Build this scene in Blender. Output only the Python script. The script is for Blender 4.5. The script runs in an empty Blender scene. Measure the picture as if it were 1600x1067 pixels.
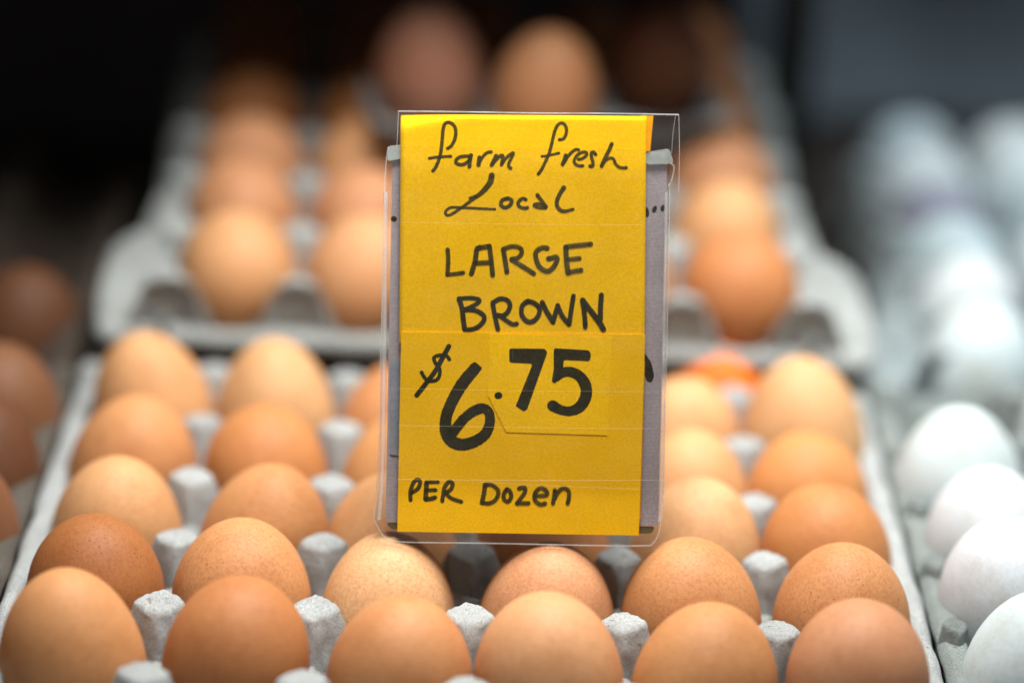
import bpy, bmesh, math, random
from mathutils import Vector, Matrix, Euler, noise

# ------------------------------------------------------------------ camera, light, exposure
MM = 0.001
scene = bpy.context.scene
C = scene.collection
F_PX = 4722.4                                   # focal length in photograph pixels (1600 wide)
CAM = Vector((-5.585, -795.61, 420.786))        # millimetres
CAM_ROT = Euler((math.radians(68.63), math.radians(-2.687), math.radians(0.0507)), 'XYZ')
CR = CAM_ROT.to_matrix()
cam_d = bpy.data.cameras.new('camera')
cam = bpy.data.objects.new('camera', cam_d); C.objects.link(cam)
cam.location = CAM * MM
cam.rotation_euler = CAM_ROT
cam_d.sensor_width = 36.0
cam_d.lens = F_PX * 36.0 / 1600.0
cam_d.clip_start = 0.02; cam_d.clip_end = 50
SIGN_FOOT = Vector((15.7, 70.0, 15.0))          # where the sign's lower edge rests on the eggs
DEPTH = (SIGN_FOOT - CAM).dot(-CR.col[2])
cam_d.dof.use_dof = True
cam_d.dof.focus_distance = (DEPTH - 7) * MM
cam_d.dof.aperture_fstop = 2.35
scene.camera = cam

world = bpy.data.worlds.new('World'); scene.world = world; world.use_nodes = True
wn = world.node_tree.nodes; wl = world.node_tree.links
wn['Background'].inputs[0].default_value = (0.93, 0.94, 1.0, 1)
wn['Background'].inputs[1].default_value = 0.068

def area(name, loc, target, size, size_y, power, color, spread=180):
    d = bpy.data.lights.new(name, 'AREA'); d.shape = 'RECTANGLE'
    d.size = size; d.size_y = size_y; d.energy = power; d.color = color; d.spread = math.radians(spread)
    o = bpy.data.objects.new(name, d); C.objects.link(o)
    o.location = loc
    o.rotation_euler = (Vector(target) - Vector(loc)).to_track_quat('-Z', 'Y').to_euler()
    return o
area('stall_lamp', (0.06, 0.10, 0.60), (0.02, 0.15, 0.0), 0.42, 0.22, 2.35, (1.0, 0.99, 0.97), 76)
area('rear_fill', (0.42, 0.42, 0.60), (0.36, 0.42, 0.0), 0.30, 0.25, .8, (0.82, 0.93, 1.0), 75)  # added fill to brighten the white eggs and sheet, no lamp known there

scene.render.engine = 'CYCLES'
scene.cycles.use_denoising = True
scene.cycles.max_bounces = 10
scene.cycles.transparent_max_bounces = 24
scene.cycles.caustics_reflective = False
scene.cycles.caustics_refractive = False
scene.cycles.sample_clamp_indirect = 4
scene.view_settings.view_transform = 'Standard'
scene.view_settings.look = 'None'
scene.view_settings.exposure = 0.0
scene.view_settings.gamma = 1.0

# ------------------------------------------------------------------ materials
def mat(name):
    m = bpy.data.materials.new(name); m.use_nodes = True
    nt = m.node_tree; b = nt.nodes['Principled BSDF']
    return m, nt, b
def N(nt, t, **kw):
    n = nt.nodes.new(t)
    for k, v in kw.items():
        if k.startswith('i_'):
            key = k[2:].replace('_', ' ')
            n.inputs[key].default_value = v
        else: setattr(n, k, v)
    return n
def ramp(nt, fac, stops):
    r = nt.nodes.new('ShaderNodeValToRGB')
    e = r.color_ramp.elements
    e[0].position, e[0].color = stops[0][0], (*stops[0][1], 1)
    e[1].position, e[1].color = stops[-1][0], (*stops[-1][1], 1)
    for p, c in stops[1:-1]:
        x = e.new(p); x.color = (*c, 1)
    nt.links.new(fac, r.inputs[0]); return r.outputs[0]
def mix(nt, mode, fac, a, b):
    m = nt.nodes.new('ShaderNodeMix'); m.data_type = 'RGBA'; m.blend_type = mode
    for s, v in ((0, fac), (6, a), (7, b)):
        if isinstance(v, (int, float)): m.inputs[s].default_value = v
        elif isinstance(v, tuple): m.inputs[s].default_value = (*v, 1)
        else: nt.links.new(v, m.inputs[s])
    return m.outputs[2]
def bump(nt, b, h, strength, dist, prev=None):
    n = nt.nodes.new('ShaderNodeBump'); n.inputs['Strength'].default_value = strength
    n.inputs['Distance'].default_value = dist
    nt.links.new(h, n.inputs['Height'])
    if prev is not None: nt.links.new(prev, n.inputs['Normal'])
    if b is not None: nt.links.new(n.outputs[0], b.inputs['Normal'])
    return n.outputs[0]
def noise_tex(nt, vec, scale, detail=2, rough=.5):
    n = nt.nodes.new('ShaderNodeTexNoise'); n.inputs['Scale'].default_value = scale
    n.inputs['Detail'].default_value = detail; n.inputs['Roughness'].default_value = rough
    nt.links.new(vec, n.inputs['Vector']); return n.outputs[0]
def add_vec(nt, a, b):
    v = nt.nodes.new('ShaderNodeVectorMath'); v.operation = 'ADD'
    nt.links.new(a, v.inputs[0]); nt.links.new(b, v.inputs[1]); return v.outputs[0]

def egg_material(name, white=False):
    m, nt, b = mat(name)
    tc = N(nt, 'ShaderNodeTexCoord'); oi = N(nt, 'ShaderNodeObjectInfo')
    off = nt.nodes.new('ShaderNodeVectorMath'); off.operation = 'SCALE'
    cmb = N(nt, 'ShaderNodeCombineXYZ')
    for k in range(3): nt.links.new(oi.outputs['Random'], cmb.inputs[k])
    nt.links.new(cmb.outputs[0], off.inputs[0]); off.inputs['Scale'].default_value = 3.0
    v = add_vec(nt, tc.outputs['Object'], off.outputs[0])
    blot = noise_tex(nt, v, 55, 4, .6)
    fine = noise_tex(nt, v, 900, 3, .7)
    col = oi.outputs['Color']
    col = mix(nt, 'MULTIPLY', 1.0, col, ramp(nt, blot, [(.32, (.86, .80, .74)), (.5, (.97, .96, .95)), (.72, (1.04, 1.05, 1.06))]))
    col = mix(nt, 'MULTIPLY', .5 if white else 1.0, col, ramp(nt, fine, [(.34, (.84, .78, .72)), (.58, (1.03, 1.03, 1.03))]))
    # brown speckles, only on part of every shell
    vo = N(nt, 'ShaderNodeTexVoronoi'); vo.inputs['Scale'].default_value = 520
    nt.links.new(v, vo.inputs['Vector'])
    sp = ramp(nt, vo.outputs['Distance'], [(.10, (1, 1, 1)), (.22, (0, 0, 0))])
    patch = ramp(nt, noise_tex(nt, v, 70, 2), [(.53, (0, 0, 0)), (.68, (1, 1, 1))])
    k = mix(nt, 'MULTIPLY', 1.0, sp, patch)
    col = mix(nt, 'MIX', k, col, mix(nt, 'MULTIPLY', .75 if not white else .15, col, (.42, .26, .14)))
    nt.links.new(col, b.inputs['Base Color'])
    b.inputs['Roughness'].default_value = .62
    b.inputs['Specular IOR Level'].default_value = .30
    b.inputs['Subsurface Weight'].default_value = .18
    b.inputs['Subsurface Radius'].default_value = (1.0, .42, .16) if not white else (1, .9, .8)
    b.inputs['Subsurface Scale'].default_value = .006
    bump(nt, b, noise_tex(nt, v, 1500, 2, .6), .22, .00012, bump(nt, None, blot, .2, .0006))
    return m

def pulp_material():
    m, nt, b = mat('moulded_pulp')
    tc = N(nt, 'ShaderNodeTexCoord'); oi = N(nt, 'ShaderNodeObjectInfo')
    cmb = N(nt, 'ShaderNodeCombineXYZ')
    for k in range(3): nt.links.new(oi.outputs['Random'], cmb.inputs[k])
    v = add_vec(nt, tc.outputs['Object'], cmb.outputs[0])
    fib = noise_tex(nt, v, 700, 5, .75)
    st = N(nt, 'ShaderNodeMapping'); st.inputs['Scale'].default_value = (1, 1, 1.6)
    nt.links.new(v, st.inputs['Vector'])
    weave = noise_tex(nt, st.outputs[0], 2600, 2, .6)
    blot = noise_tex(nt, v, 60, 3, .6)
    col = ramp(nt, blot, [(.3, (.45, .49, .495)), (.7, (.60, .645, .65))])
    col = mix(nt, 'MULTIPLY', 1, col, oi.outputs['Color'])
    col = mix(nt, 'MULTIPLY', 1, col, ramp(nt, weave, [(.38, (.60, .53, .47)), (.52, (.98, .97, .96)), (.7, (1.12, 1.13, 1.14))]))
    dark = ramp(nt, noise_tex(nt, v, 420, 2, .5), [(.26, (.55, .45, .36)), (.33, (1, 1, 1))])
    col = mix(nt, 'MULTIPLY', .8, col, dark)
    # the screen weave roughens and browns every face, sides and tops alike
    nt.links.new(col, b.inputs['Base Color'])
    b.inputs['Roughness'].default_value = .93
    b.inputs['Specular IOR Level'].default_value = .15
    n1 = bump(nt, None, fib, .9, .0011)
    bump(nt, b, weave, 1.0, .0006, n1)
    return m

def simple(name, color, rough=.6, spec=.4, noise_scale=None, var=.15, bumpd=0):
    m, nt, b = mat(name)
    tc = N(nt, 'ShaderNodeTexCoord')
    if noise_scale:
        f = noise_tex(nt, tc.outputs['Object'], noise_scale, 4, .6)
        lo = tuple(c * (1 - var) for c in color); hi = tuple(min(1, c * (1 + var)) for c in color)
        nt.links.new(ramp(nt, f, [(.3, lo), (.7, hi)]), b.inputs['Base Color'])
        if bumpd: bump(nt, b, f, .5, bumpd)
    else: b.inputs['Base Color'].default_value = (*color, 1)
    b.inputs['Roughness'].default_value = rough; b.inputs['Specular IOR Level'].default_value = spec
    return m

def card_material(name, color, stain=True):
    m, nt, b = mat(name)
    tc = N(nt, 'ShaderNodeTexCoord'); v = tc.outputs['Object']
    f = noise_tex(nt, v, 1400, 4, .7); g = noise_tex(nt, v, 28, 3, .6)
    col = ramp(nt, g, [(.3, tuple(c * .90 for c in color)), (.7, tuple(c * 1.06 for c in color))])
    col = mix(nt, 'MULTIPLY', 1, col, ramp(nt, f, [(.38, (.87, .86, .82)), (.6, (1.03, 1.03, 1.03))]))
    nt.links.new(col, b.inputs['Base Color'])
    b.inputs['Roughness'].default_value = .75; b.inputs['Specular IOR Level'].default_value = .12
    bump(nt, b, f, .25, .0001)
    return m

def lavender_material():
    m, nt, b = mat('lavender_card')
    tc = N(nt, 'ShaderNodeTexCoord'); v = tc.outputs['Object']
    f = noise_tex(nt, v, 1600, 3, .7)
    w = N(nt, 'ShaderNodeTexWave'); w.bands_direction = 'Y'
    w.inputs['Scale'].default_value = 260; w.inputs['Distortion'].default_value = 1.5
    nt.links.new(v, w.inputs['Vector'])
    col = ramp(nt, noise_tex(nt, v, 40, 3), [(.3, (.26, .222, .235)), (.7, (.34, .295, .31))])
    col = mix(nt, 'MULTIPLY', .55, col, ramp(nt, f, [(.3, (.5, .5, .5)), (.65, (1.2, 1.2, 1.2))]))
    col = mix(nt, 'MULTIPLY', .07, col, w.outputs['Color'])
    nt.links.new(col, b.inputs['Base Color'])
    b.inputs['Roughness'].default_value = .7
    return m

def ink_material(name, alpha, lo, hi):
    m, nt, b = mat(name)
    tc = N(nt, 'ShaderNodeTexCoord'); v = tc.outputs['Object']
    f = noise_tex(nt, v, 330, 5, .75)
    nt.links.new(ramp(nt, f, [(.3, lo), (.72, hi)]), b.inputs['Base Color'])
    b.inputs['Roughness'].default_value = .75; b.inputs['Specular IOR Level'].default_value = .15
    a = ramp(nt, noise_tex(nt, v, 900, 4, .8), [(.30, (min(1, alpha + .12),) * 3), (.70, (alpha - .10,) * 3)])
    nt.links.new(a, b.inputs['Alpha'])
    return m

def film_material(name, tint, gloss=.16, rough=.12, wrinkle=.5):
    m, nt, b = mat(name)
    nt.nodes.remove(b); out = nt.nodes['Material Output']
    tr = N(nt, 'ShaderNodeBsdfTransparent'); tr.inputs[0].default_value = (*tint, 1)
    gl = N(nt, 'ShaderNodeBsdfGlossy'); gl.inputs['Roughness'].default_value = rough
    fr = N(nt, 'ShaderNodeLayerWeight'); fr.inputs['Blend'].default_value = .5
    pw = N(nt, 'ShaderNodeMath', operation='POWER'); pw.inputs[1].default_value = 4.0
    nt.links.new(fr.outputs['Facing'], pw.inputs[0])
    ml = N(nt, 'ShaderNodeMath', operation='MULTIPLY_ADD'); ml.inputs[1].default_value = .8; ml.inputs[2].default_value = gloss
    nt.links.new(pw.outputs[0], ml.inputs[0])
    mx = N(nt, 'ShaderNodeMixShader')
    tc = N(nt, 'ShaderNodeTexCoord')
    mp = N(nt, 'ShaderNodeMapping'); mp.inputs['Scale'].default_value = (1, 3, 1)
    nt.links.new(tc.outputs['Object'], mp.inputs['Vector'])
    h = noise_tex(nt, mp.outputs[0], 45, 3, .55)
    bn = bump(nt, None, h, wrinkle, .0012)
    nt.links.new(bn, gl.inputs['Normal'])
    # dust, hairline scratches, and soft glare painted in as pale haze
    sc = N(nt, 'ShaderNodeTexNoise'); sc.inputs['Scale'].default_value = 900; sc.inputs['Detail'].default_value = 2
    nt.links.new(tc.outputs['Object'], sc.inputs['Vector'])
    hz = ramp(nt, noise_tex(nt, mp.outputs[0], 30, 5, .7), [(.42, (0, 0, 0)), (.8, (.010, .010, .010))])
    s0 = ramp(nt, sc.outputs[0], [(.745, (0, 0, 0)), (.80, (.12, .12, .12))])
    wv = N(nt, 'ShaderNodeMapping'); wv.inputs['Scale'].default_value = (1, .06, 1); wv.inputs['Rotation'].default_value = (0, 0, .5)
    nt.links.new(tc.outputs['Object'], wv.inputs['Vector'])
    s1 = ramp(nt, noise_tex(nt, wv.outputs[0], 1400, 2, .5), [(.70, (0, 0, 0)), (.76, (.03, .03, .03))])
    sc2 = mix(nt, 'ADD', 1.0, mix(nt, 'ADD', 1.0, hz, s0), s1)
    df = N(nt, 'ShaderNodeBsdfDiffuse'); df.inputs[0].default_value = (.8, .8, .8, 1)
    nt.links.new(ml.outputs[0], mx.inputs[0]); nt.links.new(tr.outputs[0], mx.inputs[1]); nt.links.new(gl.outputs[0], mx.inputs[2])
    m2 = N(nt, 'ShaderNodeMixShader'); nt.links.new(sc2, m2.inputs[0])
    nt.links.new(mx.outputs[0], m2.inputs[1]); nt.links.new(df.outputs[0], m2.inputs[2])
    nt.links.new(m2.outputs[0], out.inputs[0])
    return m
def milky_material(name, color, alpha):
    m, nt, b = mat(name)
    nt.nodes.remove(b); out = nt.nodes['Material Output']
    tr = N(nt, 'ShaderNodeBsdfTransparent')
    p = N(nt, 'ShaderNodeBsdfPrincipled'); p.inputs['Base Color'].default_value = (*color, 1); p.inputs['Roughness'].default_value = .3
    mx = N(nt, 'ShaderNodeMixShader'); mx.inputs[0].default_value = alpha
    tc = N(nt, 'ShaderNodeTexCoord')
    r = ramp(nt, noise_tex(nt, tc.outputs['Object'], 160, 4, .7), [(.3, (alpha * .6,) * 3), (.7, (min(1, alpha * 1.3),) * 3)])
    nt.links.new(r, mx.inputs[0])
    nt.links.new(tr.outputs[0], mx.inputs[1]); nt.links.new(p.outputs[0], mx.inputs[2])
    nt.links.new(mx.outputs[0], out.inputs[0])
    return m

M_EGG = egg_material('brown_eggshell'); M_WHITE = egg_material('white_eggshell', True)
M_PULP = pulp_material()
M_YEL = card_material('yellow_card_stock', (.82, .465, .001))
M_YEL2 = card_material('orange_yellow_card_stock', (.74, .29, .002))
M_LAV = lavender_material(); M_INK = ink_material('black_marker_ink', .92, (.012, .013, .006), (.030, .026, .006)); M_INK2 = ink_material('thin_marker_ink', .80, (.018, .017, .005), (.060, .048, .006))
M_FILM = film_material('clear_sleeve_film', (.995, .993, .985), .05, .15, .5)
M_BOXF = film_material('clear_rigid_plastic', (.99, .985, .975), .06, .10, .25)
M_EDGE = milky_material('plastic_edge', (.70, .70, .70), .26)
M_TAPE = milky_material('hazy_plastic', (.42, .46, .43), .50)
M_TABLE = simple('dark_table_cloth', (.050, .040, .035), .9, .2, 40, .3, .0006)
M_WALL = simple('dark_backdrop', (.05, .065, .075), .9, .1, 5, .4)
M_SHEET = simple('blue_grey_sheet', (.42, .50, .56), .6, .3, 9, .15)
M_LUMP = simple('dark_lump', (.012, .014, .018), .7, .3, 30, .3)
M_CARTON = simple('brown_cardboard', (.30, .20, .13), .9, .15, 120, .15, .0004)

# ------------------------------------------------------------------ mesh helpers
def new_obj(name, bm_or_me, material, parent=None, smooth=True):
    if isinstance(bm_or_me, bmesh.types.BMesh):
        me = bpy.data.meshes.new(name); bm_or_me.to_mesh(me); bm_or_me.free()
    else: me = bm_or_me
    if smooth:
        for p in me.polygons: p.use_smooth = True
    if material and not me.materials: me.materials.append(material)
    o = bpy.data.objects.new(name, me); C.objects.link(o)
    if parent: o.parent = parent
    return o
def tag(o, label, cat, group=None):
    o['label'] = label; o['category'] = cat
    if group: o['group'] = group
    return o
def empty(name, loc, rot=(0, 0, 0)):
    o = bpy.data.objects.new(name, None); C.objects.link(o); o.empty_display_size = .02
    o.location = Vector(loc) * MM; o.rotation_euler = rot; return o

# ------------------------------------------------------------------ setting
bm = bmesh.new()
for x, y in ((-1.6, -.35), (1.9, -.35), (1.9, 1.15), (-1.6, 1.15)): bm.verts.new((x, y, -.0435))
bm.faces.new(bm.verts)
r = bmesh.ops.extrude_face_region(bm, geom=bm.faces[:])
for v in [g for g in r['geom'] if isinstance(g, bmesh.types.BMVert)]: v.co.z -= .03
bmesh.ops.recalc_face_normals(bm, faces=bm.faces)
o = new_obj('table', bm, M_TABLE, smooth=False); o['kind'] = 'structure'
bm = bmesh.new()
n = 24
for j in range(2):
    for i in range(n + 1):
        x = -3 + 6 * i / n
        bm.verts.new((x, 2.1 + .03 * math.sin(i * 2.1), -1.0 + 3.2 * j))
bm.verts.ensure_lookup_table()
for i in range(n): bm.faces.new([bm.verts[i], bm.verts[i + 1], bm.verts[n + 2 + i], bm.verts[n + 1 + i]])
o = new_obj('wall', bm, M_WALL); o['kind'] = 'structure'

def slab(bm, x0, x1, y0, y1, z0, z1):
    r = bmesh.ops.create_cube(bm, size=1)
    for v in r['verts']: v.co = Vector(((x0 if v.co.x < 0 else x1), (y0 if v.co.y < 0 else y1), (z0 if v.co.z < 0 else z1)))
# added shelf, out of view above, there to shade the raised tray's far end
shelf = empty('shade_shelf', (-220, 600, -43.4)); tag(shelf, 'added dark shelf out of view above the raised tray, put there to shade the rear eggs', 'shelf')
M_SHELF = simple('dark_painted_metal', (.02, .018, .016), .7, .3, 30, .3)
bm = bmesh.new(); slab(bm, -.40, .375, -.275, .02, .243, .262); new_obj('shade_board', bm, M_SHELF, shelf, False)
for x in (-.39, .365):
    bm = bmesh.new(); slab(bm, x - .01, x + .01, -.005, .015, 0, .243); new_obj('leg', bm, M_SHELF, shelf, False)
bm = bmesh.new(); slab(bm, -.40, -.38, -.27, -.25, 0, .243); new_obj('leg', bm, M_SHELF, shelf, False)

# ------------------------------------------------------------------ eggs
def egg_mesh(a, h, k):
    """a: half width, h: half height, k: how much narrower the upper end is"""
    bm = bmesh.new(); nu, nv = 48, 30
    rings = []
    for j in range(1, nv):
        t = math.pi * j / nv; z = h * math.cos(t)
        r = a * math.sin(t) * (1 - k * math.cos(t)) 
        r *= 1.0 / (1 - 0 * k)
        rings.append([bm.verts.new((r * math.cos(2 * math.pi * i / nu), r * math.sin(2 * math.pi * i / nu), z)) for i in range(nu)])
    top = bm.verts.new((0, 0, h)); bot = bm.verts.new((0, 0, -h))
    for i in range(nu):
        bm.faces.new([top, rings[0][i], rings[0][(i + 1) % nu]])
        bm.faces.new([bot, rings[-1][(i + 1) % nu], rings[-1][i]])
    for j in range(nv - 2):
        for i in range(nu):
            bm.faces.new([rings[j][i], rings[j + 1][i], rings[j + 1][(i + 1) % nu], rings[j][(i + 1) % nu]])
    bmesh.ops.scale(bm, vec=(MM, MM, MM), verts=bm.verts)
    me = bpy.data.meshes.new('egg'); bm.to_mesh(me); bm.free()
    for p in me.polygons: p.use_smooth = True
    me.materials.append(None)
    return me
EGGS = [egg_mesh(22.6, 24.6, 0), egg_mesh(22.4, 25.2, .05)]; ROUND = EGGS; EGGS = [egg_mesh(22.3, 29.4, .06), egg_mesh(22.5, 28.7, .02), egg_mesh(22.2, 30.4, .10), egg_mesh(22.5, 29.6, -.03)]
rnd = random.Random(11)
COL = {  # shell colours, linear; the dim browns, vivid orange and duller whites include light and shade
 'light tan': (.60, .315, .145), 'tan': (.54, .255, .102), 'warm brown': (.47, .195, .068), 'dark brown': (.33, .125, .040), 'shaded pinkish brown': (.36, .17, .105), 'shaded tan': (.40, .19, .085), 'shaded deep brown': (.15, .055, .025),
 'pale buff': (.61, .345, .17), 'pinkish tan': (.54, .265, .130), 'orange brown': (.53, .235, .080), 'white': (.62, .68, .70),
 'backlit orange': (.8, .17, .008), 'shaded brown': (.21, .092, .042), 'shaded dark': (.13, .052, .022), 'cool white': (.58, .66, .70), 'shaded teal white': (.42, .53, .57), 'shaded lavender white': (.25, .27, .33)}
egg_count = 0
def put_egg(pos, colour, label, group, variant=None, tilt=8, matx=None, zr=None):
    global egg_count
    v = rnd.randrange(4) if variant is None else variant
    o = bpy.data.objects.new('egg', ROUND[v - 10] if v >= 10 else EGGS[v]); C.objects.link(o)
    k_ = rnd.uniform(.975, 1.02); o.scale = (k_, k_, k_)
    o.location = Vector(pos) * MM
    o.rotation_euler = (math.radians(rnd.uniform(-tilt, tilt)), math.radians(rnd.uniform(-tilt, tilt)), rnd.uniform(0, 6.28))
    w = 'white' in colour
    o.material_slots[0].link = 'OBJECT'; o.material_slots[0].material = M_WHITE if w else M_EGG
    c = COL[colour]; j = rnd.uniform(.95, 1.05)
    o.color = (c[0] * j, c[1] * j * rnd.uniform(.97, 1.03), c[2] * j, 1)
    tag(o, label, 'egg', group); egg_count += 1
    return o

# ------------------------------------------------------------------ moulded pulp trays
P = 48.0; HALF = 147.5
def tray_height(x, y, nx, ny, side_z):
    lx, ly = nx * P / 2, ny * P / 2
    if abs(x) <= lx and abs(y) <= ly:
        cx = (x + lx) % P - P / 2; cy = (y + ly) % P - P / 2
        r = math.hypot(cx, cy)
        z = min(-41.5 + 21 * (max(0, r - 4) / 20) ** 2.1, -15)
        if ny == 6 and ly - abs(y) < 8: z = min(z, -20)
    else:
        z = None
    # flange outside the cells: ridges that run out from every post, shallow pockets between
    if z is None:
        dx, dy = max(0, abs(x) - lx), max(0, abs(y) - ly)
        if dx > dy: s, d, span, q = y, dx, HALF - lx, ly
        else: s, d, span, q = x, dy, HALF - ly, lx
        ph = ((s + q) % P) / P
        if span > 10:
            ridge = .5 + .5 * math.cos(2 * math.pi * ph)
            z = -15 + 12 * ridge ** 1.2 * max(0, 1 - (d / span) ** 3) - 3.5 * (1 - ridge) * math.sin(math.pi * min(1, d / span))
        else: z = side_z
        if dx > 0 and dy > 0: z = max(z, -12)
        if ny == 6 and span > 10:
            t = max(0, min(1, (HALF - abs(y) - 3) / 16)); t = t * t * (3 - 2 * t); z = side_z * (1 - t) + z * t
    # rim strip
    e = HALF - max(abs(x), abs(y))
    strip_w = 10.5 if side_z > -12 else 4.5
    if (HALF - abs(x) < strip_w and HALF - lx < 10) or (HALF - abs(y) < strip_w and HALF - ly < 10):
        ee = HALF - abs(x) if HALF - lx < 10 and HALF - abs(x) < strip_w else HALF - abs(y)
        t = min(1, (strip_w - ee) / 3.0); t = t * t * (3 - 2 * t)
        z = z * (1 - t) + max(z, side_z) * t
    if e < 2.0: z -= (2.0 - e) ** 2 * .5
    return z
def tray_body(nx, ny, side_z, seed):
    n = 190; bm = bmesh.new(); grid = []
    for j in range(n + 1):
        row = []
        for i in range(n + 1):
            x = -HALF + 2 * HALF * i / n; y = -HALF + 2 * HALF * j / n
            # round the tray's corners
            ex, ey = abs(x) - (HALF - 7), abs(y) - (HALF - 7)
            xx, yy = x, y
            if ex > 0 and ey > 0:
                m = max(ex, ey); l = math.hypot(ex, ey); s = m / l
                xx = math.copysign(HALF - 7 + ex * s, x); yy = math.copysign(HALF - 7 + ey * s, y)
            z = tray_height(x, y, nx, ny, side_z)
            if ny == 6 and abs(x) > nx * P / 2:
                t = max(0, min(1, (y + HALF - 50) / 30)); t = t * t * (3 - 2 * t); q = (abs(x) - nx * P / 2) / (HALF - nx * P / 2)
                t2 = max(0, min(1, (y + HALF - 85) / 70)); sg = 1 if x < 0 else -1
                xx += sg * (11 * t + 11 * t2) * q; z -= 5 * t * q * q
            z += .45 * noise.noise(Vector((x * .09, y * .09, seed))) + .18 * noise.noise(Vector((x * .45, y * .45, seed + 5)))
            wob = .9 * noise.noise(Vector((x * .06, y * .06, seed + 9)))
            row.append(bm.verts.new(((xx + wob) * MM, (yy + wob) * MM, z * MM)))
        grid.append(row)
    for j in range(n):
        for i in range(n):
            bm.faces.new([grid[j][i], grid[j][i + 1], grid[j + 1][i + 1], grid[j + 1][i]])
    # turned-down lip all round
    loop = [grid[0][i] for i in range(n)] + [grid[j][n] for j in range(n)] + [grid[n][n - i] for i in range(n)] + [grid[n - j][0] for j in range(n)]
    prev = loop
    for (out, dn) in ((.5, 1.0), (.0, 2.4), (-2.0, 0.2)):
        cur = []
        for v in prev:
            d = Vector((v.co.x, v.co.y, 0)); m = max(abs(d.x), abs(d.y))
            d = Vector((math.copysign(1, d.x) if abs(d.x) > m - .004 else 0, math.copysign(1, d.y) if abs(d.y) > m - .004 else 0, 0))
            if d.length > 0: d.normalize()
            cur.append(bm.verts.new(v.co + d * out * MM - Vector((0, 0, dn * MM))))
        L = len(loop)
        for k in range(L): bm.faces.new([prev[k], cur[k], cur[(k + 1) % L], prev[(k + 1) % L]])
        prev = cur
    me = bpy.data.meshes.new('pulp_body'); bm.to_mesh(me); bm.free()
    for p in me.polygons: p.use_smooth = True
    me.materials.append(M_PULP)
    return me
def super_r(t, p):
    c, s = abs(math.cos(t)), abs(math.sin(t))
    return (c ** p + s ** p) ** (-1 / p)
def post_mesh(seed, half=False):
    rr = random.Random(seed); bm = bmesh.new()
    nu = 64; A = 7.6 + rr.uniform(-.3, .3)
    prof = [(-.9, .0, .30), (-.35, .0, .62), (0.0, .0, .82)]   # crown: height, -, share of top radius (slightly domed)
    rows = []
    lv = [(.5, .18, 1.5), (.45, .45, 1.45), (.28, .70, 1.4), (0.0, .88, 1.4), (-.7, .99, 1.38), (-1.5, 1.035, 1.36), (-2.6, 1.07, 1.34)]
    for k in range(1, 12):
        d = 2.6 + k * 2.6
        lv.append((-d, 1.07 + (.048 if half else .026) * d, max(1.12, 1.34 - .008 * d)))
    tiltx, tilty = rr.uniform(-.05, .05), rr.uniform(-.05, .05)
    for (z, s, p) in lv:
        ring = []
        span = math.pi if half else 2 * math.pi
        cnt = nu // 2 + 1 if half else nu
        for i in range(cnt):
            t = span * i / (nu // 2) if half else 2 * math.pi * i / nu
            r = A * s * super_r(t, p)
            x, y = r * math.cos(t), r * math.sin(t)
            nz = noise.noise(Vector((x * .35, y * .35, seed * 3.1 + z * .3)))
            n2 = noise.noise(Vector((x * 1.1, y * 1.1, seed * 5.7 + z * .9)))
            x *= 1 + .05 * nz + .022 * n2; y *= 1 + .05 * nz + .022 * n2
            zz = z + (x * tiltx + y * tilty if z > -2 else 0) + (.6 * noise.noise(Vector((x * .5, y * .5, seed))) + .25 * noise.noise(Vector((x * 1.6, y * 1.6, seed))) if z > -2 else 0)
            ring.append(bm.verts.new((x * MM, y * MM, zz * MM)))
        rows.append(ring)
    cnt = len(rows[0])
    for j in range(len(rows) - 1):
        for i in range(cnt if not half else cnt - 1):
            a, b = i, (i + 1) % cnt
            bm.faces.new([rows[j][a], rows[j + 1][a], rows[j + 1][b], rows[j][b]])
    if not half: bm.faces.new(rows[0])
    else:
        bm.faces.new(rows[0])
        cols = [[r[0] for r in rows], [r[-1] for r in rows]]
        lim = [k for k in range(len(rows)) if rows[k][0].co.z > -.024]
        inner = []
        for k in lim:                      # rim strip, then a face set back behind it
            a, b = rows[k][0].co, rows[k][-1].co
            w = .78 if k > 5 else .5
            zz = min(a.z, -.0035)
            inner.append([bm.verts.new((a.x * w, a.y + .0006, zz)), bm.verts.new((b.x * w, b.y + .0006, zz)),
                          bm.verts.new((a.x * w * .9, a.y + .0022, zz - .0008)), bm.verts.new((b.x * w * .9, b.y + .0022, zz - .0008))])
        for q in range(len(lim) - 1):
            k = lim[q]
            bm.faces.new([rows[k][0], rows[k + 1][0], inner[q + 1][0], inner[q][0]])
            bm.faces.new([rows[k + 1][-1], rows[k][-1], inner[q][1], inner[q + 1][1]])
            bm.faces.new([inner[q][0], inner[q + 1][0], inner[q + 1][2], inner[q][2]])
            bm.faces.new([inner[q + 1][1], inner[q][1], inner[q][3], inner[q + 1][3]])
            bm.faces.new([inner[q][2], inner[q + 1][2], inner[q + 1][3], inner[q][3]])
    bmesh.ops.recalc_face_normals(bm, faces=bm.faces)
    me = bpy.data.meshes.new('post'); bm.to_mesh(me); bm.free()
    for p in me.polygons: p.use_smooth = True
    me.materials.append(M_PULP)
    return me
POSTS = [post_mesh(s) for s in range(5)]
HALFP = [post_mesh(20 + s, True) for s in range(3)]
BODY65 = tray_body(6, 5, -9, 1); BODY56 = tray_body(5, 6, -21, 2)
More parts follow.
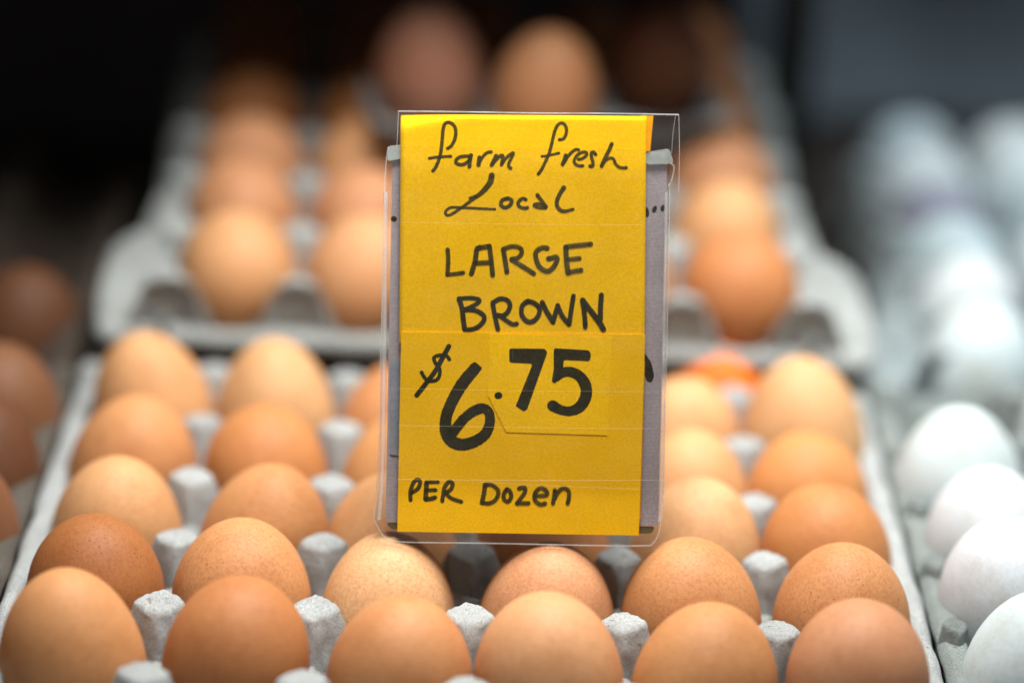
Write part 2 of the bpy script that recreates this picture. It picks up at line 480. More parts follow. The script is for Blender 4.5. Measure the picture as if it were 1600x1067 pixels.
def make_tray(loc, rot, nx, ny, label, body, tint=(1, 1, 1), skip=lambda i, k: False, rimposts=False):
    t = empty('egg_tray', loc, rot)
    tag(t, label, 'egg tray', 'moulded pulp egg trays')
    b = bpy.data.objects.new('pulp_body', body); C.objects.link(b); b.parent = t; b.color = (*tint, 1)
    for k in range(0, ny + 1):
        for i in range(0, nx + 1):
            if skip(i, k): continue
            ex = (i in (0, nx)) and nx == 6; ey = (k in (0, ny)) and ny == 6
            if (ex or ey) and not rimposts: continue
            if ex and ey: continue
            if ex and rimposts == 'front': continue
            low = rimposts == 'low'
            if ey and rimposts == 'front' and k == ny: continue
            me = HALFP[(i + k) % 3] if (ex or ey) and not low else POSTS[(i * 7 + k * 3) % 5]
            p = bpy.data.objects.new('post', me); C.objects.link(p); p.parent = t; p.color = (*tint, 1)
            x, y = (i - nx / 2) * P, (k - ny / 2) * P
            rz = (math.pi / 2) * rnd.randrange(4)
            if ey: rz = 0 if k == 0 else math.pi
            if ex: rz = -math.pi / 2 if i == 0 else math.pi / 2
            y += (-1.6 if k == 0 else 1.6) if ey else 0; x += (-1.6 if i == 0 else 1.6) if ex else 0
            p.location = Vector((x + rnd.uniform(-.5, .5), y + rnd.uniform(-.5, .5), rnd.uniform(-.8, .5))) * MM
            p.rotation_euler = (0, 0, rz)
            sc = rnd.uniform(.95, 1.06); p.scale = (sc, sc, 1)
            if low and (ex or ey): p.scale = (.55, .8, 1); p.location.z -= .005; p.location.x += .003; p.rotation_euler.z = .1
    return t

# front tray: its origin is the middle of the tray, post tops at z = 0
make_tray((0, 120, 0), (0, 0, 0), 6, 5, 'grey pulp tray of brown eggs in front, under the yellow price sign', BODY65)
ROWN = ['front', 'second', 'middle', 'fourth', 'rear']
COLN = ['leftmost', 'second from the left', 'third from the left', 'third from the right', 'second from the right', 'rightmost']
FC = [  # colours per row, left to right
 ['tan', 'warm brown', 'tan', 'light tan', 'tan', 'pinkish tan'],
 ['dark brown', 'tan', 'pale buff', 'pinkish tan', 'tan', 'tan'],
 ['light tan', 'tan', 'light tan', 'tan', 'pale buff', 'warm brown'],
 ['tan', 'warm brown', 'tan', 'tan', 'light tan', 'orange brown'],
 ['light tan', 'pale buff', 'tan', 'tan', 'light tan', 'pale buff']]
DZ = [[-10, -10, -12.4, -10.4, -11.5, -8], [-13, -12, -15.5, -15.5, -12.3, -11], [-13, -13.5, -17, -14, -13, -13.5], [-12, -13.5, -14, -14, -16, -14.5], [-7.5, -8, -15, -14, -14.5, -7.5]]
DX = [[0, 1.6, 3.6, 1, .5, -.8], [1.2, -.5, -1.8, .9, -.8, -.7], [1.9, 3.2, -3, 0, 3, -1], [1.5, 0, 0, 0, 3, -3], [3, -.4, -3, 0, 3, -.6]]
VAR = [[2, 3, 1, 1, 1, 3], [3, 1, 0, 0, 1, 1], [0, 0, 0, 1, 0, 3], [0, 3, 1, 0, 0, 3], [2, 2, 1, 0, 1, 2]]
for r_ in range(5):
    for c_ in range(6):
        put_egg(((c_ - 2.5) * P + DX[r_][c_], 24 + P * r_, DZ[r_][c_]), FC[r_][c_],
                f'{FC[r_][c_]} egg, {COLN[c_]} in the {ROWN[r_]} row of the front tray', 'brown eggs in the front tray', VAR[r_][c_])

# raised tray behind, tipped a little towards the viewer
R2 = Euler((.096, .008, .033), 'XYZ'); M2 = R2.to_matrix(); O2 = Vector((4.1, 261.9, 27.9))
make_tray(O2 + M2 @ Vector((0, 144, 0)), R2, 5, 6, 'raised grey pulp tray of brown eggs with an empty left flange behind the front tray', BODY56, (1.0, 1.0, .98), rimposts='front')
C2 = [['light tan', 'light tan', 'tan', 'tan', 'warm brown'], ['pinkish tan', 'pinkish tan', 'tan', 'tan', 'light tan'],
      ['pinkish tan', 'light tan', 'tan', 'tan', 'pinkish tan'], ['warm brown', 'warm brown', 'tan', 'tan', 'warm brown'], ['dark brown'] * 5, ['dark brown'] * 5]  # last two rows get darker shells to stand for their dimness
RN2 = ['front', 'second', 'third', 'fourth', 'fifth', 'rear']; CN2 = ['leftmost', 'second from the left', 'middle', 'second from the right', 'rightmost']
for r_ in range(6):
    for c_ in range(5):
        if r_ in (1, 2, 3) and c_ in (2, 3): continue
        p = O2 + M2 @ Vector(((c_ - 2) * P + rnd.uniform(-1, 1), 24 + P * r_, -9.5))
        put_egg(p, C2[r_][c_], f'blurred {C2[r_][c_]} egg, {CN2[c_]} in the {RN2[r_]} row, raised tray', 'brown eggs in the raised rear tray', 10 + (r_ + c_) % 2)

# small carton on top of the raised tray: three eggs show above the sign
t = empty('egg_carton', (24, 386, 72), (0.05, 0, .2))
tag(t, 'small pulp carton holding three dim eggs on top of the raised tray, behind the sign', 'egg carton')
def small_body():
    bm = bmesh.new(); n, m = 96, 34; g = []
    for j in range(m + 1):
        row = []
        for i in range(n + 1):
            x = -74 + 148 * i / n; y = -26 + 52 * j / m
            cx = ((x + 72) % 48) - 24 if abs(x) < 72 else 24
            r = math.hypot(cx, y); z = min(-29 + 20 * (max(0, r - 4) / 20) ** 2.1, -8)
            row.append(bm.verts.new((x * MM, y * MM, z * MM)))
        g.append(row)
    for j in range(m):
        for i in range(n): bm.faces.new([g[j][i], g[j][i + 1], g[j + 1][i + 1], g[j + 1][i]])
    bmesh.ops.solidify(bm, geom=bm.faces[:], thickness=1.8 * MM)
    return bm
new_obj('pulp_body', small_body(), M_PULP, t)
for q, (pos, cc, w) in enumerate((((-24, 394, 70), 'shaded pinkish brown', 'left'), ((23, 372, 70), 'shaded tan', 'middle'), ((70, 416, 73), 'shaded deep brown', 'right'))):  # shells darkened to carry the shade at the rear
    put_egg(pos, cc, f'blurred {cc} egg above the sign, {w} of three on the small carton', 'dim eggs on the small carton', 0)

# box that carries the raised tray, and an egg tinted orange for backlight beneath its edge
def box_bm(x0, x1, y0, y1, z0, z1, bev=1.0):
    bm = bmesh.new(); bmesh.ops.create_cube(bm, size=1)
    for v in bm.verts: v.co = Vector(((x0 if v.co.x < 0 else x1), (y0 if v.co.y < 0 else y1), (z0 if v.co.z < 0 else z1))) * MM
    bmesh.ops.bevel(bm, geom=bm.edges[:], offset=bev * MM, segments=2, affect='EDGES'); return bm
t = empty('cardboard_box', (0, 430, -43.4))
tag(t, 'low brown cardboard box in shadow under the raised egg tray', 'box')
o = new_obj('box_body', box_bm(-140, 140, -122, 120, 0, 27), M_CARTON, t, False)
o = new_obj('box_flap', box_bm(-138, 138, -124.5, -122.2, 2, 25, .5), M_CARTON, t, False)
og = put_egg((93, 271, -15.5), 'backlit orange', 'egg tinted orange as if backlit, tucked under the right front edge of the raised tray', None, 1)
og.scale = (.82, .82, .76)

# tray of white eggs on the right, and a second one behind it
make_tray((297, 136 - 0, 0), (0, 0, 0), 6, 5, 'grey pulp tray of white eggs at the right edge, nearest the viewer', BODY65, (.62, .66, .64), skip=lambda i, k: i > 4, rimposts='low')
for r_ in range(5):
    for c_ in range(3):
        if (r_, c_) == (4, 0): continue
        y = 40 + P * r_ + (4 if r_ == 1 else 0)
        put_egg((176 + c_ * P + (-4 if r_ == 3 else 0), y, -10), 'white' if (r_ + c_) % 3 else 'cool white',
            f'white egg, {["nearest", "second", "third", "fourth", "farthest"][r_]} in the {["left", "second", "third"][c_]} column of the right front tray', 'white eggs in the right front tray')
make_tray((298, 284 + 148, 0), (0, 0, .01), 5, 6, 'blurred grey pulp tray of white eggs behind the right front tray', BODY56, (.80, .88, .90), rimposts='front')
for r_ in range(6):  # duller shells stand in for shading between the rows
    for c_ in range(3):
        put_egg((199 + c_ * P - (3 if r_ == 0 else 0), 309 + P * r_ - (9 if r_ == 0 else 0), (-12 if r_ < 2 else -9) + 6 * (c_ == 1 and r_ == 3)), ['cool white', 'white', 'shaded teal white', 'shaded lavender white', 'cool white', 'shaded teal white'][(r_ + 2 * c_) % 6], f'blurred white egg, {["nearest", "second", "third", "fourth", "fifth", "farthest"][r_]} in the {["left", "second", "third"][c_]} column of the rear right tray', 'white eggs in the rear right tray', 1 if r_ < 2 else 10)

# tray on the left, shade put into its tint and its darker eggs
make_tray((-297, 116, 0), (0, 0, 0), 6, 5, 'shade-tinted pulp tray of dark brown eggs at the left edge', BODY65, (.30, .25, .21), skip=lambda i, k: i < 3)
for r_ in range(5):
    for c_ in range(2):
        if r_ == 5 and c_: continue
        put_egg((-172 - c_ * P, 20 + P * r_, -12), 'shaded dark' if (r_ + c_) % 2 else 'shaded brown',
            f'{"dark" if (r_ + c_) % 2 else "warm"} brown egg in shade tones, {["nearest", "second", "third", "fourth", "farthest"][r_]} in the {["right", "second"][c_]} column of the left tray', 'brown eggs in the left tray')

make_tray((-300, 116 + 298, 0), (0, 0, .01), 6, 5, 'dark shade-tinted pulp tray of brown eggs behind the left edge tray', BODY65, (.20, .15, .12), skip=lambda i, k: i < 3)  # tint and shell colour darkened in place of shade
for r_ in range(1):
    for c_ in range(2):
        put_egg((-176 - c_ * P, 300 + P * r_, -14), 'shaded dark', f'very shaded brown egg, {["right", "left"][c_]} one of the pair in the rear left tray', 'dim eggs in the rear left tray')

# ------------------------------------------------------------------ price sign
# local frame: x right, y up, z towards the viewer, millimetres; it leans back at right angles to the view
S = DEPTH / F_PX                                  # millimetres per photograph pixel on the sign's plane
fx = (SIGN_FOOT - CAM).dot(CR.col[0]) / S; fy = (SIGN_FOOT - CAM).dot(CR.col[1]) / S
FOOTX, FOOTY = 800 + fx, 533.5 - fy               # photograph position of the foot
sign = bpy.data.objects.new('price_sign', None); C.objects.link(sign)
sign.location = SIGN_FOOT * MM; sign.rotation_euler = CAM_ROT
tag(sign, 'yellow handwritten price sign in a clear plastic holder, standing on the eggs', 'price sign')
def L(px, py): return ((px - FOOTX) * S, (FOOTY - py) * S)
def poly_sheet(name, pts, z, thick, material, parent, label=None, sub=0, bend=None, round_=0):
    bm = bmesh.new()
    P2 = [L(*p) for p in pts]
    if sub:
        (ax, ay), (bx, by), (cx, cy), (dx, dy) = P2      # tl, tr, br, bl
        g = []
        for j in range(sub + 1):
            v = j / sub; row = []
            for i in range(sub + 1):
                u = i / sub
                x = (ax * (1 - u) + bx * u) * (1 - v) + (dx * (1 - u) + cx * u) * v
                y = (ay * (1 - u) + by * u) * (1 - v) + (dy * (1 - u) + cy * u) * v
                row.append(bm.verts.new((x, y, z + (bend(u, v) if bend else 0))))
            g.append(row)
        for j in range(sub):
            for i in range(sub): bm.faces.new([g[j][i], g[j + 1][i], g[j + 1][i + 1], g[j][i + 1]])
    else:
        if round_:
            Q = []
            n = len(P2)
            for i in range(n):
                p0, p1, p2 = Vector(P2[i - 1]), Vector(P2[i]), Vector(P2[(i + 1) % n])
                rr = round_[i] if isinstance(round_, (list, tuple)) else round_
                rr = min(rr, (p0 - p1).length * .45, (p2 - p1).length * .45)
                if rr < .05: Q.append(tuple(p1)); continue
                a = p1 + (p0 - p1).normalized() * rr; b = p1 + (p2 - p1).normalized() * rr
                for k in range(7):
                    t = k / 6; Q.append(tuple(a * (1 - t) ** 2 + p1 * 2 * t * (1 - t) + b * t * t))
            P2 = Q
        bm.faces.new([bm.verts.new((x, y, z)) for x, y in P2])
        bmesh.ops.recalc_face_normals(bm, faces=bm.faces)
    if bm.faces[:] :
        bm.faces.ensure_lookup_table(); bm.normal_update()
        if bm.faces[0].normal.z < 0: bmesh.ops.reverse_faces(bm, faces=bm.faces[:])
    if thick:
        r = bmesh.ops.extrude_face_region(bm, geom=bm.faces[:])
        for v in [g_ for g_ in r['geom'] if isinstance(g_, bmesh.types.BMVert)]: v.co.z += thick
        bmesh.ops.recalc_face_normals(bm, faces=bm.faces)
    bmesh.ops.scale(bm, vec=(MM, MM, MM), verts=bm.verts)
    o = new_obj(name, bm, material, parent, smooth=bool(sub))
    if label: o['label'] = label
    return o
# rigid clear holder: two sheets with a rim between them
HOLD = [(605, 229), (1047, 236), (1037, 765), (1027, 838), (1010, 852), (608, 846), (584, 824), (591, 700)]
HR = [2, 2, 3, 4, 5, 4, 4, 6]
poly_sheet('holder_back', HOLD, -2.6, .25, M_BOXF, sign, 'clear rigid back sheet', round_=HR)
# lavender backing with hazy caps
poly_sheet('backing_card', [(613, 230), (1043, 237), (1029, 822), (602, 816)], -2.1, .5, M_LAV, sign, 'lavender grey backing card behind the yellow cards', round_=1.5)
poly_sheet('shadow_strip', [(603, 817), (1024, 823), (1019, 834), (610, 827)], -2.15, .3, simple('foot_shadow_brown', (.10, .075, .02), .8), sign, 'dark strip standing in for shadow at the foot', round_=1)  # dark strip stands in for the shadow below the backing card
poly_sheet('foam_cap', [(607, 228), (632, 226), (632, 247), (605, 252)], -.9, .8, M_TAPE, sign, 'hazy plastic corner at top left', round_=1)
poly_sheet('foam_cap', [(1009, 238), (1046, 232), (1053, 256), (1009, 257)], -.9, .8, M_TAPE, sign, 'hazy plastic corner at top right', round_=1.4)
poly_sheet('tape_strip', [(611, 560), (626, 561), (624, 712), (609, 710)], -1.3, .1, milky_material('grey_tape', (.30, .32, .36), .6), sign, 'grey tape strip at the left edge', round_=.3)
# marks on the lavender backing
def disc(name, px, py, w, h, ang, z, parent):
    bm = bmesh.new(); x, y = L(px, py); vs = []
    for k in range(20):
        a = 2 * math.pi * k / 20; u, v = w * S / 2 * math.cos(a), h * S / 2 * math.sin(a)
        vs.append(bm.verts.new(((x + u * math.cos(ang) - v * math.sin(ang)) * MM, (y + u * math.sin(ang) + v * math.cos(ang)) * MM, z * MM)))
    bm.faces.new(vs); return new_obj(name, bm, M_INK, parent, smooth=False)
backing = [o for o in sign.children if o.name.startswith('backing_card')][0]
for a in ((615, 342, 10, 9, 0), (1023, 327, 7, 12, -.35), (1036, 325, 7, 11, -.25), (1010, 331, 9, 17, .2)): disc('ink_dot', *a, -1.57, backing)
poly_sheet('ink_stroke', [(1001, 550), (1009, 553), (1018, 566), (1023, 588), (1018, 598), (1011, 596), (1006, 580)], -1.56, .02, M_INK, backing, round_=1)
# yellow cards
def curl(u, v):
    d = max(0, 1 - u / .30 - v / .065)
    return -5.5 * d * d - .25 * math.sin(u * 3.1) * v * .4
poly_sheet('upper_backing_card', [(1000, 181), (1021, 181), (1016, 236), (1000, 238)], -.7, .25, M_YEL2, sign, 'orange yellow card edge showing at top right')
poly_sheet('lower_backing_card', [(900, 560), (1008, 564), (1001, 814), (900, 812)], -.7, .25, M_YEL2, sign, 'orange yellow card edge showing at lower right')
U = poly_sheet('upper_card', [(626, 179), (1010, 182), (1007, 545), (624, 540)], 0, .25, M_YEL, sign, 'yellow card with farm fresh Local LARGE BROWN in black marker', sub=48, bend=curl)
LO = poly_sheet('price_card', [(627, 519), (1008, 523), (998, 836), (621, 830)], .27, .48, card_material('lower_yellow_card', (.85, .475, .001)), sign, 'lower yellow card with $6 and PER Dozen in black marker')
CE = poly_sheet('cents_label', [(765, 521.5), (956, 527), (949, 680), (791, 675), (762, 617)], .765, .16, card_material('bright_yellow_label', (.90, .52, .001)), sign, 'small yellow label with .75 and one cut corner')

def catmull(pts, n=9):
    if len(pts) < 3:
        return [tuple(pts[0][k] * (1 - t / n) + pts[1][k] * t / n for k in range(3)) for t in range(n + 1)]
    out = []
    for i in range(len(pts) - 1):
        p0 = pts[max(0, i - 1)]; p1 = pts[i]; p2 = pts[i + 1]; p3 = pts[min(len(pts) - 1, i + 2)]
        for s in range(n):
            t = s / n
            out.append(tuple(.5 * (2 * p1[k] + (p2[k] - p0[k]) * t + (2 * p0[k] - 5 * p1[k] + 4 * p2[k] - p3[k]) * t * t + (3 * p1[k] - p0[k] - 3 * p2[k] + p3[k]) * t ** 3) for k in range(3)))
    out.append(tuple(pts[-1])); return out
def strokes(name, label, parent, z, org, sc, items, polys=(), seed=0, ink=None):
    """items: (width or list of widths, [(x, y), ...]) in enlarged-crop pixels"""
    bm = bmesh.new()
    def W(x, y): return L(org[0] + x / sc, org[1] + y / sc)
    zz = z
    for q, (w, pts) in enumerate(items):
        ws = w if isinstance(w, list) else [w] * len(pts)
        c = catmull([(x, y, ww) for (x, y), ww in zip(pts, ws)]) if len(pts) > 1 else [(*pts[0], ws[0])]
        P3 = []
        for k, (x, y, ww) in enumerate(c):
            X, Y = W(x, y); P3.append((X, Y, ww / sc * S / 2 * (1 + .05 * noise.noise(Vector((X * 1.3, Y * 1.3, seed + q))))))
        zz += .012
        Lv, Rv = [], []
        for k, (X, Y, h) in enumerate(P3):
            a = P3[max(0, k - 1)]; b = P3[min(len(P3) - 1, k + 1)]
            d = Vector((b[0] - a[0], b[1] - a[1])); d = d.normalized() if d.length > 1e-9 else Vector((1, 0))
            nx_, ny_ = -d.y, d.x; zk = zz + .010 * k / max(1, len(P3))
            h1 = h * (1 + .05 * noise.noise(Vector((X * 3, Y * 3, q)))); h2 = h * (1 + .05 * noise.noise(Vector((X * 3, Y * 3, q + 7))))
            Lv.append(bm.verts.new((X + nx_ * h1, Y + ny_ * h1, zk))); Rv.append(bm.verts.new((X - nx_ * h2, Y - ny_ * h2, zk)))
        for k in range(len(P3) - 1):
            try: bm.faces.new([Lv[k], Rv[k], Rv[k + 1], Lv[k + 1]])
            except ValueError: pass
        for (X, Y, h), s_ in ((P3[0], -1), (P3[-1], 1)):
            vs = [bm.verts.new((X + h * math.cos(2 * math.pi * t / 18) * .98, Y + h * math.sin(2 * math.pi * t / 18) * .98, zz + (-.004 if s_ < 0 else .014))) for t in range(18)]
            bm.faces.new(vs)
    for pl in polys:
        zz += .012
        bm.faces.new([bm.verts.new((*W(x, y), zz)) for x, y in pl])
    bm.normal_update()
    for f in bm.faces:
        if f.normal.z < 0: f.normal_flip()
    bmesh.ops.scale(bm, vec=(MM, MM, MM), verts=bm.verts)
    o = new_obj(name, bm, M_INK if name == 'handwritten_digit' or 'BROWN' in label else M_INK2, parent, smooth=False); o['label'] = label
    return o
def rounded(pts, r=16):
    Q = []; n = len(pts)
    for i in range(n):
        p0, p1, p2 = Vector(pts[i - 1]), Vector(pts[i]), Vector(pts[(i + 1) % n])
        rr = min(r, (p0 - p1).length * .45, (p2 - p1).length * .45)
        a = p1 + (p0 - p1).normalized() * rr; b = p1 + (p2 - p1).normalized() * rr
        for k in range(6):
            t = k / 5; Q.append(tuple(a * (1 - t) ** 2 + p1 * 2 * t * (1 - t) + b * t * t))
    return Q
ZU = .27
strokes('handwritten_word', 'word farm in black marker', U, ZU, (660, 180), 9.412, [
 (54, [(372, 492), (425, 455), (475, 360), (492, 250), (470, 165), (420, 120), (365, 112), (325, 142), (303, 230), (293, 350), (281, 470), (265, 580), (235, 680), (190, 780), (155, 822)]),
 (46, [(102, 638), (180, 625), (300, 613), (420, 608)]),
 (54, [(700, 605), (620, 606), (545, 620), (497, 665), (500, 710), (560, 730), (630, 715), (690, 660), (718, 592)]),
 (62, [(715, 592), (700, 670), (692, 758)]), (62, [(838, 622), (832, 670), (826, 735)]), (46, [(840, 700), (885, 620), (950, 555), (1015, 540)]),
 (60, [(1085, 596), (1060, 650), (1018, 735)]), (56, [(1035, 715), (1095, 640), (1170, 592), (1182, 640), (1165, 725)]),
 (48, [(1165, 722), (1230, 632), (1315, 562), (1338, 565), (1305, 640), (1272, 705), (1272, 755), (1302, 782)])])
strokes('handwritten_word', 'word fresh in black marker', U, ZU, (825, 180), 9.412, [
 (50, [(462, 365), (520, 352), (557, 290), (565, 210), (540, 145), (495, 118), (440, 148), (400, 220), (370, 330), (340, 460), (305, 580), (255, 690), (200, 800), (152, 868)]),
 (40, [(203, 608), (280, 600), (370, 580), (455, 560)]),
 (62, [(555, 595), (540, 650), (510, 725)]), (48, [(540, 690), (580, 620), (640, 550), (700, 508), (745, 512)]),
 (48, [(740, 650), (800, 640), (860, 590), (855, 552), (800, 546), (735, 580), (690, 640), (680, 690), (710, 732), (760, 747), (806, 745)]),
 (50, [(995, 582), (965, 545), (932, 560), (935, 620), (950, 680), (955, 740), (932, 757), (908, 747)]),
 (60, [(1232, 425), (1190, 520), (1140, 620), (1082, 748)]), (46, [(1085, 740), (1150, 660), (1220, 632), (1260, 652), (1290, 720), (1340, 765), (1400, 777), (1448, 772)])], seed=5)
strokes('handwritten_word', 'word Local in black marker', U, ZU, (680, 260), 6.957, [
 ([66, 66, 62, 52, 44, 36, 34, 34, 34, 32, 32, 32, 32, 28], [(615, 100), (600, 170), (550, 240), (490, 300), (420, 350), (340, 412), (260, 468), (180, 520), (128, 532), (112, 495), (160, 452), (240, 447), (400, 455), (650, 467)]),
 (34, [(380, 345), (440, 325)]), (44, [(785, 350), (730, 368), (715, 420), (755, 448), (810, 428), (832, 380), (800, 350), (770, 352)]),
 (40, [(985, 362), (950, 350), (905, 390), (910, 432), (960, 455), (1003, 450)]),
 (44, [(1110, 312), (1160, 380), (1205, 440)]), (36, [(1205, 440), (1150, 412), (1090, 410), (1078, 428), (1120, 447), (1200, 452)]),
 ([52, 48, 46, 44, 42, 40, 32], [(1398, 232), (1355, 300), (1325, 370), (1325, 430), (1360, 475), (1410, 487), (1500, 466)])], seed=9)
strokes('handwritten_word', 'word LARGE in black marker', U, ZU, (680, 365), 6.154, [
 (44, [(120, 155), (125, 270), (118, 395)]), (42, [(118, 395), (200, 388), (268, 377)]),
 (50, [(348, 388), (385, 260), (398, 165), (425, 132)]), (50, [(405, 142), (520, 122)]), (48, [(522, 122), (540, 270), (553, 400)]), (48, [(385, 285), (540, 277)]),
 (48, [(655, 150), (675, 270), (690, 370)]), (44, [(652, 152), (740, 122), (815, 138), (832, 185), (795, 230), (732, 245)]), (46, [(735, 248), (850, 320), (948, 382)]),
 (48, [(1080, 140), (1030, 135), (972, 172), (968, 230), (1000, 315), (1072, 360), (1130, 330), (1172, 255), (1160, 225), (1120, 235), (1088, 240)]),
 (52, [(1256, 132), (1262, 250), (1277, 375)]), (46, [(1256, 127), (1380, 112), (1497, 100)]), (40, [(1270, 248), (1390, 236)]), (44, [(1280, 372), (1350, 358), (1405, 350)])], seed=13)
strokes('handwritten_word', 'word BROWN in black marker', U, ZU, (700, 445), 6.154, [
 (50, [(106, 135), (135, 230), (148, 340), (160, 425)]), (42, [(106, 132), (220, 127), (295, 142), (292, 170), (225, 210), (160, 235)]), (46, [(160, 240), (260, 245), (340, 292), (342, 348), (282, 408), (215, 430), (160, 428)]),
 (46, [(430, 180), (450, 290), (480, 428)]), (46, [(430, 172), (500, 134), (570, 148), (597, 200), (570, 265), (520, 297), (470, 290)]), (42, [(490, 290), (560, 340), (620, 377), (662, 372)]),
 (46, [(768, 155), (715, 200), (708, 280), (745, 338), (800, 355), (858, 312), (882, 240), (850, 188), (790, 160), (755, 165)]),
 (50, [(906, 168), (950, 260), (1010, 352)]), (48, [(1010, 352), (1035, 270), (1055, 200)]), (46, [(1055, 198), (1100, 300), (1160, 372)]), (46, [(1165, 374), (1185, 240), (1206, 106)]),
 (48, [(1292, 148), (1310, 260), (1320, 400)]), (54, [(1295, 148), (1380, 260), (1450, 350), (1495, 428)]), (50, [(1475, 98), (1467, 200), (1465, 330)])], seed=17)
ZL = .77
strokes('handwritten_digit', 'dollar sign and large 6 in black marker', LO, ZL, (640, 520), 5.3375, [
 (42, [(328, 112), (280, 200), (220, 310), (150, 405), (60, 520)]),
 (32, [(332, 222), (305, 190), (250, 187), (205, 205), (215, 250), (247, 290), (252, 340), (228, 390), (170, 402), (130, 378), (100, 328)]),
 ([96, 102, 100, 96, 98, 104, 104, 100, 98, 92, 84, 80, 84, 88, 80], [(542, 302), (470, 385), (395, 495), (335, 615), (302, 720), (308, 830), (358, 905), (440, 930), (540, 905), (628, 845), (668, 755), (662, 665), (610, 628), (530, 655), (450, 715)]),
 (86, [(450, 715), (395, 785), (345, 850)])], [rounded([(498, 268), (545, 238), (608, 292), (560, 352)])], seed=21)
strokes('handwritten_word', 'words PER Dozen in black marker', LO, ZL, (625, 735), 5.714, [
 (38, [(95, 262), (95, 180), (125, 102), (163, 80), (180, 108), (160, 160), (108, 195)]),
 (44, [(238, 108), (234, 180), (228, 250)]), (34, [(242, 103), (340, 102)]), (36, [(235, 175), (318, 172)]), (42, [(230, 255), (275, 250), (313, 238)]),
 (38, [(378, 270), (390, 190), (402, 140), (440, 98), (470, 118), (455, 165), (410, 195)]), (36, [(410, 200), (460, 245), (548, 275)]),
 (42, [(732, 285), (750, 200), (760, 128)]), (38, [(757, 123), (820, 127), (872, 170), (874, 220), (840, 270), (790, 290), (738, 285)]),
 (38, [(955, 163), (926, 210), (932, 258), (968, 272), (993, 228), (980, 180), (955, 163)]),
 (38, [(1062, 157), (1112, 150), (1115, 190), (1078, 245), (1045, 288)]), (38, [(1045, 290), (1148, 288)]),
 (38, [(1205, 222), (1308, 215), (1298, 170), (1250, 155), (1205, 200), (1205, 260), (1250, 298), (1296, 290)]),
 (38, [(1382, 172), (1376, 230), (1366, 290)]), (38, [(1380, 245), (1420, 178), (1468, 155), (1505, 182), (1507, 240), (1496, 288)])], seed=25)
strokes('handwritten_digit', 'point 75 in thick black marker', CE, .94, (750, 510), 5.927, [
 (66, [(165, 640), (176, 638)]),
 ([70, 88, 94, 100, 108, 108, 104, 92, 90, 104], [(705, 478), (765, 430), (835, 420), (920, 460), (978, 550), (978, 650), (925, 740), (840, 782), (750, 772), (672, 732)])],
 [rounded([(270, 203), (600, 206), (624, 240), (438, 765), (405, 787), (328, 735), (345, 700), (487, 345), (272, 335)], 26),
  rounded([(682, 200), (1008, 220), (1028, 255), (1016, 322), (775, 310), (768, 420), (695, 530), (662, 510), (682, 400)], 22)], seed=29)
# thin clear sleeve over the yellow cards
def filmbend(u, v): return .35 * math.sin(u * 5 + 1) * math.sin(v * 7) - 1.2 * 0
poly_sheet('clear_sleeve', [(623, 175), (1060, 180), (1040, 760), (620, 757)], 2.2, 0, M_FILM, sign, 'thin clear sleeve over the upper cards', sub=40, bend=filmbend)
poly_sheet('holder_front', HOLD, 2.9, 0, M_BOXF, sign, 'clear rigid front sheet', round_=HR)
# edges of the plastic, highlights put in as milky tubes
def edge_tube(name, pts, w, z, material=M_EDGE, label=None, closed=False):
    bm = bmesh.new(); pts3 = [Vector((*L(x, y), z)) for x, y, _ in catmull([(*p, 0) for p in pts], 5)]; rings = []
    for k, p in enumerate(pts3):
        a = pts3[max(0, k - 1)]; b = pts3[min(len(pts3) - 1, k + 1)]
        d = (b - a).normalized(); nrm = Vector((-d.y, d.x, 0)); h = w / 2
        rings.append([bm.verts.new(p + nrm * h * math.cos(t) + Vector((0, 0, 1)) * h * math.sin(t)) for t in [math.pi * q / 3 for q in range(6)]])
    for k in range(len(rings) - 1):
        for q in range(6): bm.faces.new([rings[k][q], rings[k][(q + 1) % 6], rings[k + 1][(q + 1) % 6], rings[k + 1][q]])
    bmesh.ops.recalc_face_normals(bm, faces=bm.faces)
    bmesh.ops.scale(bm, vec=(MM, MM, MM), verts=bm.verts)
    o = new_obj(name, bm, material, sign)
    if label: o['label'] = label
    return o
edge_tube('sleeve_edge', [(623, 175), (720, 176), (840, 178), (950, 178.5), (1060, 180.5)], .45, 2.2)
edge_tube('sleeve_edge', [(1060, 181), (1061, 235), (1060, 300)], .22, 2.2)
edge_tube('sleeve_edge', [(1055, 182), (1051, 210), (1049, 240)], .18, 2.0)
edge_tube('sleeve_edge', [(623, 175), (622, 200), (620.5, 230)], .25, 2.2)
edge_tube('holder_edge_glint', [(1048, 256), (1053, 262), (1049, 282), (1044, 292), (1046, 300), (1044, 420), (1041, 560), (1038, 700), (1037, 765), (1034, 800), (1029, 832), (1020, 848), (1004, 852), (900, 851), (760, 848), (640, 846.5), (612, 843), (597, 834), (588, 818)], .45, 1.2)
edge_tube('holder_edge_glint', [(588, 818), (585, 808), (588, 780), (592, 740), (594, 600), (598, 450), (600, 330), (603, 262), (607, 230)], .45, 1.2)
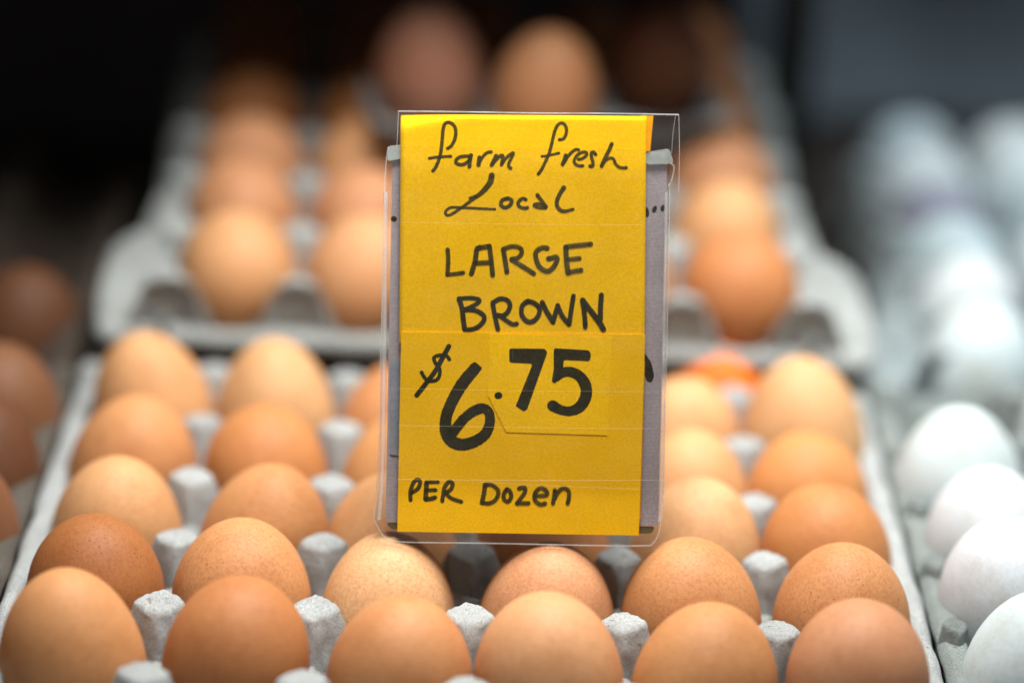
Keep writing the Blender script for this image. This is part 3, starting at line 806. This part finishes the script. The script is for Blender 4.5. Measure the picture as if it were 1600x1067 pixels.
edge_tube('holder_edge_glint', [(1041, 300), (1037, 560), (1034, 760), (1030, 815)], 1.3, .2)  # whitish band standing in for a highlight down the right rim
edge_tube('holder_edge_glint', [(603, 300), (600, 560), (597, 740), (592, 812)], 1.7, .2)  # same painted highlight down the left rim
for a, b, w in (((622, 664), (1038, 669), .10), ((620, 748), (1038, 749), .14), ((592, 606), (1034, 612), .07), ((625, 348), (1004, 352), .07), ((748, 752), (999, 763), .09)):
    edge_tube('tape_crease', [a, ((a[0] + b[0]) / 2, (a[1] + b[1]) / 2 + 1), b], w, 3.15, milky_material('crease_plastic', (.8, .78, .7), .10))
# clear stem that goes down between the eggs
poly_sheet('support_stem', [(702, 846), (752, 847), (748, 1010), (706, 1010)], -1.2, 1.0, M_BOXF, sign, 'clear plastic stem under the holder between two eggs', round_=1)

# ------------------------------------------------------------------ blurred background on the right
def lumpy(name, loc, rx, ry, rz, seed, material, parent=None):
    bm = bmesh.new(); bmesh.ops.create_icosphere(bm, subdivisions=4, radius=1)
    for v in bm.verts:
        k = 1 + .16 * noise.noise(v.co * 1.7 + Vector((seed, 0, 0))) + .05 * noise.noise(v.co * 5 + Vector((seed, 3, 0)))
        v.co = Vector((v.co.x * rx * k, v.co.y * ry * k, v.co.z * rz * k)) * MM
    o = new_obj(name, bm, material, parent); o.location = Vector(loc) * MM; return o
bm = bmesh.new(); nx_, ny_ = 70, 40; g = []
for j in range(ny_ + 1):
    row = []
    for i in range(nx_ + 1):
        u, v = i / nx_, j / ny_
        x = 130 + 620 * u; z = -43 + 420 * v; y = 700 + 160 * v + 26 * math.sin(u * 11 + v * 5) + 20 * noise.noise(Vector((u * 6, v * 4, 2)))
        row.append(bm.verts.new((x * MM, y * MM, z * MM)))
    g.append(row)
for j in range(ny_):
    for i in range(nx_): bm.faces.new([g[j][i], g[j][i + 1], g[j + 1][i + 1], g[j + 1][i]])
bmesh.ops.solidify(bm, geom=bm.faces[:], thickness=.002)
tag(new_obj('draped_sheet', bm, M_SHEET), 'blurred blue-grey draped sheet behind the white eggs at upper right', 'sheet')
